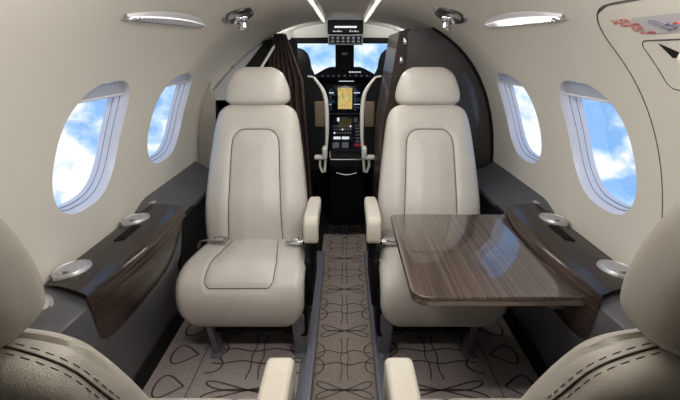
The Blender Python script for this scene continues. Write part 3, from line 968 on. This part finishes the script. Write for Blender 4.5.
bm = bmesh.new(); tube(bm, [SP(-.418, 1.300, -.014), SP(-.490, 1.116, -.014), SP(-.530, 1.02, -.014)], .008, 8)
tube(bm, [SP(-.502, 1.303, -.014), SP(-.418, 1.300, -.014)], .006, 8); obj('screen_trim', bm, M['white'], t)
bm = bmesh.new()
for (x, z) in ((-.60, 1.22), (-.66, 1.12), (-.55, 1.27)): box(bm, x-.012, x+.012, SP(x, z).y-.016, SP(x, z).y-.004, z-.012, z+.012, .003)
obj('fastener', bm, M['gasket'], t)
bm = bmesh.new()       # padded side panel between wall and seat
rows = []
for j in range(21):
    z = .565+.50*j/20; xo = -secx(z)+.006; q = min(1, (z-.565)/.05); xi = -.655-.045*(1-j/20)**.5-.03*(1-math.sqrt(1-(1-q)**2))+(.0 if z < .98 else -.45*(z-.98))
    xi = max(xi, xo+.01)
    rows.append([Vector((xo+(xi-xo)*i/6, 2.405-.012*math.sin(PI*i/6), z)) for i in range(7)])
loft(bm, rows); bmesh.ops.solidify(bm, geom=bm.faces[:], thickness=.03)
obj('side_pad', bm, M['wall'], t)
bm = bmesh.new(); tube(bm, [r_[-1]+Vector((.004, .010, 0)) for r_ in rows[:16]], .004, 6); tube(bm, [v+Vector((0, .008, -.003)) for v in rows[0]], .005, 6); obj('pad_seal', bm, M['chard'], t)

# brown curtain with folds, gathered beside the cockpit entry
bm = bmesh.new(); n = 64; rows = []
for j in range(26):
    z = 1.315-1.40*j/25
    xr = -.365+.085*min(1, j/5)+.055*min(1, j/25*1.3); xl = -.56 if j > 7 else -.44-.017*j
    row = []
    for i in range(n+1):
        u = i/n; row.append(Vector((xl+(xr-xl)*u, 2.99+.018*math.sin(u*2*PI*7+.6*math.sin(j*.35)), z)))
    rows.append(row)
loft(bm, rows); bmesh.ops.solidify(bm, geom=bm.faces[:], thickness=.004)
tag(obj('curtain', bm, M['curtain']), 'dark brown pleated curtain hanging beside the cockpit entry', 'curtain')
bm = bmesh.new(); box(bm, -.70, -.30, 3.03, 3.05, AZ, 1.28, .004)
struct('wall_front', bm, [M['black'], M['chrome']])

# ------------------------------------------------------------------ cockpit
# dark side shell running forward from the cabin linings, tapering into the nose
def nose(Y):
    q = max(0, (Y-3.4)/1.3); return 1-.30*q*q, 1-.10*q*q
for sd, nm in ((-1, 'wall_front_left'), (1, 'wall_front_right')):
    bm = bmesh.new(); rows = []
    for Y in (2.36, 2.8, 3.3, 3.7, 3.95):
        a, b_ = nose(Y)
        lim = 1.45
        rows.append([Vector((sd*(x*a+.02), Y, (z-.02)*b_+.02 if z > .3 else z)) for x, z in _sec[::4] if z < 1.30 or Y < 3.3 or x > .62] )
    m_ = min(len(r_) for r_ in rows); rows = [r_[:m_] for r_ in rows]
    loft(bm, rows); struct(nm, bm, M['black'])
# white cockpit headliner: drops behind the cabin ceiling edge to the windscreen header
bm = bmesh.new(); xs_ = [-.70+1.40*i/48 for i in range(49)]
def zce(x): return secz(x)+(.035 if abs(x) < .13 else .0)
loft(bm, [[Vector((x, 3.403, zce(x)+.012)) for x in xs_], [Vector((x, 3.425, min(zce(x)-.01, 1.36-.05*(x/.5)**2))) for x in xs_], [Vector((x, 3.46, min(zce(x)-.03, 1.309-.012*(x/.5)**2))) for x in xs_], [Vector((x, 3.80, min(zce(x)-.04, 1.318-.012*(x/.5)**2))) for x in xs_]])
struct('ceiling_front', bm, M['cream'])
# windscreen: header rail, side posts, centre post, panes
bm = bmesh.new()
box(bm, -.64, .64, 3.80, 3.84, 1.272, 1.322, .006); box(bm, -.66, .66, 3.455, 3.49, 1.267, 1.305, .006)
box(bm, -.90, -.52, 3.90, 3.94, .3, 1.45); box(bm, .52, .90, 3.90, 3.94, .3, 1.45)
w = struct('window_5', bm, M['black'])
bm = bmesh.new(); box(bm, -.072, .075, 3.74, 3.80, 1.03, 1.29, .012); obj('centre_post', bm, M['black'], w)
bm = bmesh.new(); box(bm, -.020, .022, 3.734, 3.742, 1.185, 1.205, .003); obj('compass_window', bm, M['btn'], w)
for x0, x1 in ((-.60, -.01), (.01, .60)):
    bm = bmesh.new(); loft(bm, [[Vector((x0, 3.86, 1.31)), Vector((x1, 3.86, 1.31))], [Vector((x0, 4.12, .90)), Vector((x1, 4.12, .90))]])
    obj('pane', bm, M['glass'], w)
# nose bulkhead ahead of the panel
bm = bmesh.new(); box(bm, -.9, .9, 3.95, 4.0, AZ, .96); struct('wall_front', bm, M['black'])

def panelbox(bm, x0, x1, z0, z1, y, th, **k): return box(bm, x0, x1, y-th, y, z0, z1, **k)
# overhead panel
t = thing('overhead_panel', (.008, 3.36, 1.40), 'black overhead switch panel with white legend bar above the windscreen', 'control panel')
bm = bmesh.new(); box(bm, -.118, .131, 3.345, 3.40, 1.326, 1.418, .010); bd = obj('upper_housing', bm, M['black'], t)
bm = bmesh.new(); box(bm, -.070, .085, 3.338, 3.348, 1.366, 1.378, .003); obj('lamp_bar', bm, M['lit'], bd)
for i in range(4):
    for q in (-.082, .034):
        bm = bmesh.new(); box(bm, q+i*.0175, q+.013+i*.0175, 3.338, 3.348, 1.338, 1.350-.004*(i % 2), .002); obj('button', bm, M['satin'], bd)
bm = bmesh.new(); box(bm, -.114, .128, 3.32, 3.40, 1.254, 1.321, .005); lo = obj('lower_housing', bm, M['btn'], t)
bm = bmesh.new(); box(bm, -.106, .120, 3.313, 3.323, 1.262, 1.313, .003); obj('switch_plate', bm, M['black'], lo)
for i in range(6):
    bm = bmesh.new(); xk = -.082+i*.036
    lathe(bm, [(.009, 0), (.008, .012), (0, .013)], (xk, 3.314, 1.298), (0, -1, 0), 14); box(bm, xk-.010, xk+.010, 3.308, 3.315, 1.271, 1.281, .001)
    obj('knob', bm, M['btn'], lo)

# main instrument panel with glareshield
t = thing('instrument_panel', (0, 3.8, .8), 'black cockpit instrument panel with a lit yellow map display', 'instrument panel')
bm = bmesh.new(); box(bm, -.62, .62, 3.76, 3.93, .55, 1.0, .01); obj('panel_board', bm, M['black'], t)
bm = bmesh.new()
prism(bm, [(-.29, 3.68, 1.005), (-.16, 3.74, 1.075), (-.12, 3.76, 1.088), (.13, 3.76, 1.088), (.17, 3.74, 1.075), (.30, 3.68, 1.005), (.62, 3.70, .985), (.62, 3.72, .975), (-.62, 3.72, .975), (-.62, 3.70, .985)], (0, .30, 0))
gs = obj('glareshield', bm, M['black'], t, smooth=False)
bm = bmesh.new(); prism(bm, [(-.245, 3.672, 1.012), (-.150, 3.728, 1.066), (.155, 3.728, 1.066), (.255, 3.672, 1.012)], (0, -.006, .002)); ap = obj('autopilot_panel', bm, M['screen'], t, smooth=False)
for i in range(9):
    bm = bmesh.new(); xk = -.175+i*.044; lathe(bm, [(.009, 0), (.008, .012), (0, .014)], (xk, 3.680, 1.028), (0, -1, .2), 12); obj('knob', bm, M['btn'], ap)
for i in range(5):
    bm = bmesh.new(); xk = .035+i*.020; box(bm, xk, xk+.015, 3.704, 3.712, 1.052, 1.061, .001); obj('button', bm, M['lit'], ap)
bm = bmesh.new(); box(bm, -.045, .075, 3.665, 3.675, .986, .991, .001); obj('legend_bar', bm, M['lit'], t)
for (x0, x1) in ((-.155, .165), (-.56, -.20), (.21, .57)):
    bm = bmesh.new(); box(bm, x0, x1, 3.735, 3.765, .715, .965, .008); sc = obj('display', bm, M['black'], t)
    bm = bmesh.new(); box(bm, x0+.018, x1-.018, 3.731, 3.737, .740, .950, .002); obj('screen', bm, M['screen'], sc)
    if x0 == -.155:
        bm = bmesh.new(); box(bm, -.053, .062, 3.728, 3.732, .765, .932); obj('map', bm, M['map'], sc, smooth=False, label='lit yellow and orange moving map')
        for i in range(12):
            for sx in (-.125, .075):
                bm = bmesh.new(); hh = random.uniform(.004, .008); ww = random.uniform(.015, .055)
                box(bm, sx, sx+ww, 3.7285, 3.732, .755+i*.015, .755+i*.015+hh); obj('readout', bm, M['blue'] if i % 3 else M['lit'] if i % 2 else M['btn'], sc, smooth=False)
    for i in range(14):
        bm = bmesh.new(); xk = x0+.015+i*(x1-x0-.03)/13.5; box(bm, xk, xk+.009, 3.728, 3.736, .722, .730, .001); obj('button', bm, M['btn'], sc)
# centre pedestal
t = thing('centre_pedestal', (.018, 3.4, 0), 'black control pedestal with switches between the two pilot seats', 'pedestal')
bm = bmesh.new()
prism(bm, [(-.112, 3.725, .705), (-.112, 3.30, .500), (-.112, 3.255, .470), (-.112, 3.235, .42), (-.112, 3.25, .355), (-.112, 3.30, .32), (-.112, 3.34, AZ), (-.112, 3.725, AZ)], (.266, 0, 0), bev=.008)
pb = obj('pedestal_body', bm, M['black'], t)
sn = Vector((0, -.435, .90)).normalized()
def on_ped(bm, x0, x1, q0, q1, th, bev=.001):     # q: 0 at the front lip, 1 at the panel
    a = Vector((0, 3.30, .500)); d = Vector((0, .455, .22))
    P0 = a+d*q0; P1 = a+d*q1
    prism(bm, [P0+Vector((x0, 0, 0)), P0+Vector((x1, 0, 0)), P1+Vector((x1, 0, 0)), P1+Vector((x0, 0, 0))], sn*th, bev=bev)
bm = bmesh.new(); on_ped(bm, -.095, .132, .02, .97, .004); obj('switch_plate', bm, M['screen'], t)
for (x0, x1, q0, q1, mt, nm) in ((-.085, -.030, .30, .345, 'lit', 'button'), (-.020, .035, .30, .345, 'lit', 'button'), (.075, .125, .10, .17, 'redb', 'lever'),
                                 (-.06, -.042, .78, .86, 'lit', 'knob'), (.075, .105, .74, .86, 'btn', 'knob'), (-.09, -.04, .07, .20, 'btn', 'lever'), (-.02, .03, .07, .20, 'btn', 'lever')):
    bm = bmesh.new(); on_ped(bm, x0, x1, q0, q1, .014, .002); obj(nm, bm, M[mt], t)
for i in range(7):
    for j in range(3):
        bm = bmesh.new(); x0 = -.085+i*.021; q0 = .44+j*.09; on_ped(bm, x0, x0+.013, q0, q0+.035, .009); obj('button', bm, M['lit'] if (i*3+j*5) % 7 == 0 else M['btn'], t)
for j in range(6):
    bm = bmesh.new(); on_ped(bm, .085, .115, .22+j*.085, .25+j*.085, .010); obj('button', bm, M['btn'], t)
bm = bmesh.new(); tube(bm, [(-.108, 3.297, .503), (-.108, 3.262, .478), (-.10, 3.238, .455), (.142, 3.238, .455), (.150, 3.262, .478), (.150, 3.297, .503)], .004, 6); obj('edge_trim', bm, M['satin'], t)
bm = bmesh.new(); tube(bm, [(-.06+.15*i/8, 3.247-.012*math.sin(PI*i/8), .352-.012*math.sin(PI*i/8)) for i in range(9)], .0035, 6); obj('lower_trim', bm, M['satin'], t)

# pilot seats seen from behind
for sd, nm in ((-1, 'left'), (1, 'right')):
    cx = sd*.36
    DY = .07
    t = thing('pilot_seat', (cx, 3.2, AZ), 'black pilot seat with cream shell edge beside the ' + ('brown curtain' if sd < 0 else 'dark cabinet'), 'seat', group=None)
    X = lambda v: sd*v
    bm = bmesh.new(); inner_edge = [(.150, .40), (.130, .52), (.122, .65), (.122, .78), (.130, .90), (.155, .97), (.212, 1.045)]
    full = inner_edge+[(.225, 1.10), (.235, 1.17), (.262, 1.215), (.31, 1.235), (.40, 1.235), (.44, 1.215), (.465, 1.17), (.48, 1.10), (.50, 1.045), (.58, .90), (.60, .65), (.58, .40)]
    prism(bm, [Vector((X(x+.004), 3.09+.12*(z-.4), z)) for x, z in full], (0, .10, 0), bev=.012); obj('backrest', bm, M['black'], t)
    bm = bmesh.new(); sm = smooth_poly([Vector((X(x), 3.09+.12*(z-.4), z)) for x, z in inner_edge[1:]], 6, False)
    tube(bm, sm, [.008+.008*math.sin(PI*i/(len(sm)-1)) for i in range(len(sm))], 10)
    tube(bm, [(X(.215), 3.16, 1.045), (X(.25), 3.16, 1.050)], .007, 8)
    obj('shell_edge', bm, M['cream'], t, label='cream shell edge')
    bm = bmesh.new(); box(bm, *sorted((X(.138), X(.205))), 3.098, 3.118, .715, .888, .008); obj('back_pocket', bm, M['beige'], t, label='beige pocket')
    bm = bmesh.new(); box(bm, *sorted((X(.115), X(.150))), 2.95, 3.05, .52, .60, .012); box(bm, *sorted((X(.125), X(.205))), 2.96, 3.03, .515, .54, .010)
    tube(bm, [(X(.165), 2.99, .52), (X(.168), 2.985, .47), (X(.150), 2.98, .425), (X(.135), 2.98, .43), (X(.128), 2.99, .52)], .009, 8)
    obj('armrest', bm, M['cream'], t, label='cream armrest bracket')
    bm = bmesh.new(); box(bm, *sorted((X(.17), X(.58))), 3.17, 3.60, .28, .42, .03); obj('seat_cushion', bm, M['black'], t)
    bm = bmesh.new(); box(bm, *sorted((X(.22), X(.60))), 3.20, 3.55, AZ, .30, .02); obj('seat_base', bm, M['black'], t)

# ------------------------------------------------------------------ light and sky
w = bpy.data.worlds.new('sky'); S.world = w; w.use_nodes = True; nt = w.node_tree; nt.nodes.clear()
out = nt.nodes.new('ShaderNodeOutputWorld'); bg = nt.nodes.new('ShaderNodeBackground')
tc = nt.nodes.new('ShaderNodeTexCoord'); mp = nt.nodes.new('ShaderNodeMapping'); mp.inputs['Scale'].default_value = (1, 1, 1.5); mp.inputs['Location'].default_value = (.35, .1, .22)
nz = nt.nodes.new('ShaderNodeTexNoise'); nz.inputs['Scale'].default_value = 9; nz.inputs['Detail'].default_value = 7; nz.inputs['Roughness'].default_value = .55; nz.inputs['Distortion'].default_value = .3
nt.links.new(tc.outputs['Generated'], mp.inputs['Vector']); nt.links.new(mp.outputs['Vector'], nz.inputs['Vector'])
r = nt.nodes.new('ShaderNodeValToRGB'); e = r.color_ramp.elements
e[0].position = .455; e[0].color = (.25, .49, .90, 1); e[1].position = .64; e[1].color = (1.0, 1.0, 1.02, 1); x = e.new(.525); x.color = (.50, .70, .97, 1); x = e.new(.575); x.color = (.86, .92, 1.0, 1)
sx = nt.nodes.new('ShaderNodeSeparateXYZ'); nt.links.new(tc.outputs['Generated'], sx.inputs[0])
hm = nt.nodes.new('ShaderNodeMath'); hm.operation = 'MULTIPLY_ADD'; hm.inputs[1].default_value = -.22; hm.inputs[2].default_value = 0
nt.links.new(sx.outputs['Z'], hm.inputs[0])
ad = nt.nodes.new('ShaderNodeMath'); ad.operation = 'ADD'; nt.links.new(nz.outputs['Fac'], ad.inputs[0]); nt.links.new(hm.outputs[0], ad.inputs[1])
nt.links.new(ad.outputs[0], r.inputs['Fac']); nt.links.new(r.outputs['Color'], bg.inputs['Color']); bg.inputs['Strength'].default_value = 1.0
nt.links.new(bg.outputs[0], out.inputs['Surface'])

def area(name, loc, rot, sx_, sy_, e_, col=(1, 1, 1)):
    l = bpy.data.lights.new(name, 'AREA'); l.shape = 'RECTANGLE'; l.size = sx_; l.size_y = sy_; l.energy = e_; l.color = col
    o = bpy.data.objects.new(name, l); COL.objects.link(o); o.location = loc; o.rotation_euler = rot
    return o
def aim(d): return Vector(d).to_track_quat('-Z', 'Y').to_euler()
# fill lights added out of view between the aft seats, thrown forward
for sd in (-1, 1):
    area('forward_fill', (sd*.22, .50, 1.33), aim((-sd*.15, 1, -.12)), .20, .05, 3.4, (1, .97, .94))
area('channel_fill', (0, 1.45, 1.43), (0, 0, 0), .16, 1.4, 4.5, (1, .98, .95))  # fill light added in the ceiling channel, over the seats and table
area('channel_fill', (0, 2.75, 1.43), (0, 0, 0), .16, .8, 3.0, (1, .98, .95))  # second added fill, brightening the entry and door surround
for sd in (-1, 1): area('cockpit_fill', (sd*.45, 3.10, 1.22), aim((0, 1, .35)), .25, .03, .9, (1, .98, .95))  # unseen fill lights added to brighten the headliner and windscreen header
# the openings daylight comes in through
for sd in (-1, 1):
    for cy, hw in WIN:
        c = P(sd, cy, SW, .10); n_ = (P(sd, cy, SW, -1)-P(sd, cy, SW, 0))
        o = area('window_portal', c, n_.to_track_quat('-Z', 'Y').to_euler(), .46, .50, 1.0)
        o.data.cycles.is_portal = True

# ------------------------------------------------------------------ camera
cam = bpy.data.cameras.new('camera'); co = bpy.data.objects.new('camera', cam); COL.objects.link(co)
cam.sensor_width = 36; cam.lens = 36*450/680; cam.clip_start = .01; cam.shift_x = -4.5/680
co.location = (0, 0, 1.2); co.rotation_euler = (math.radians(90)-math.atan(147/450), 0, 0)
S.camera = co
S.view_settings.view_transform = 'Standard'; S.view_settings.look = 'None'; S.view_settings.gamma = 1; S.view_settings.use_curve_mapping = False
S.view_settings.exposure = 0.27
S.cycles.use_denoising = True
S.cycles.max_bounces = 8
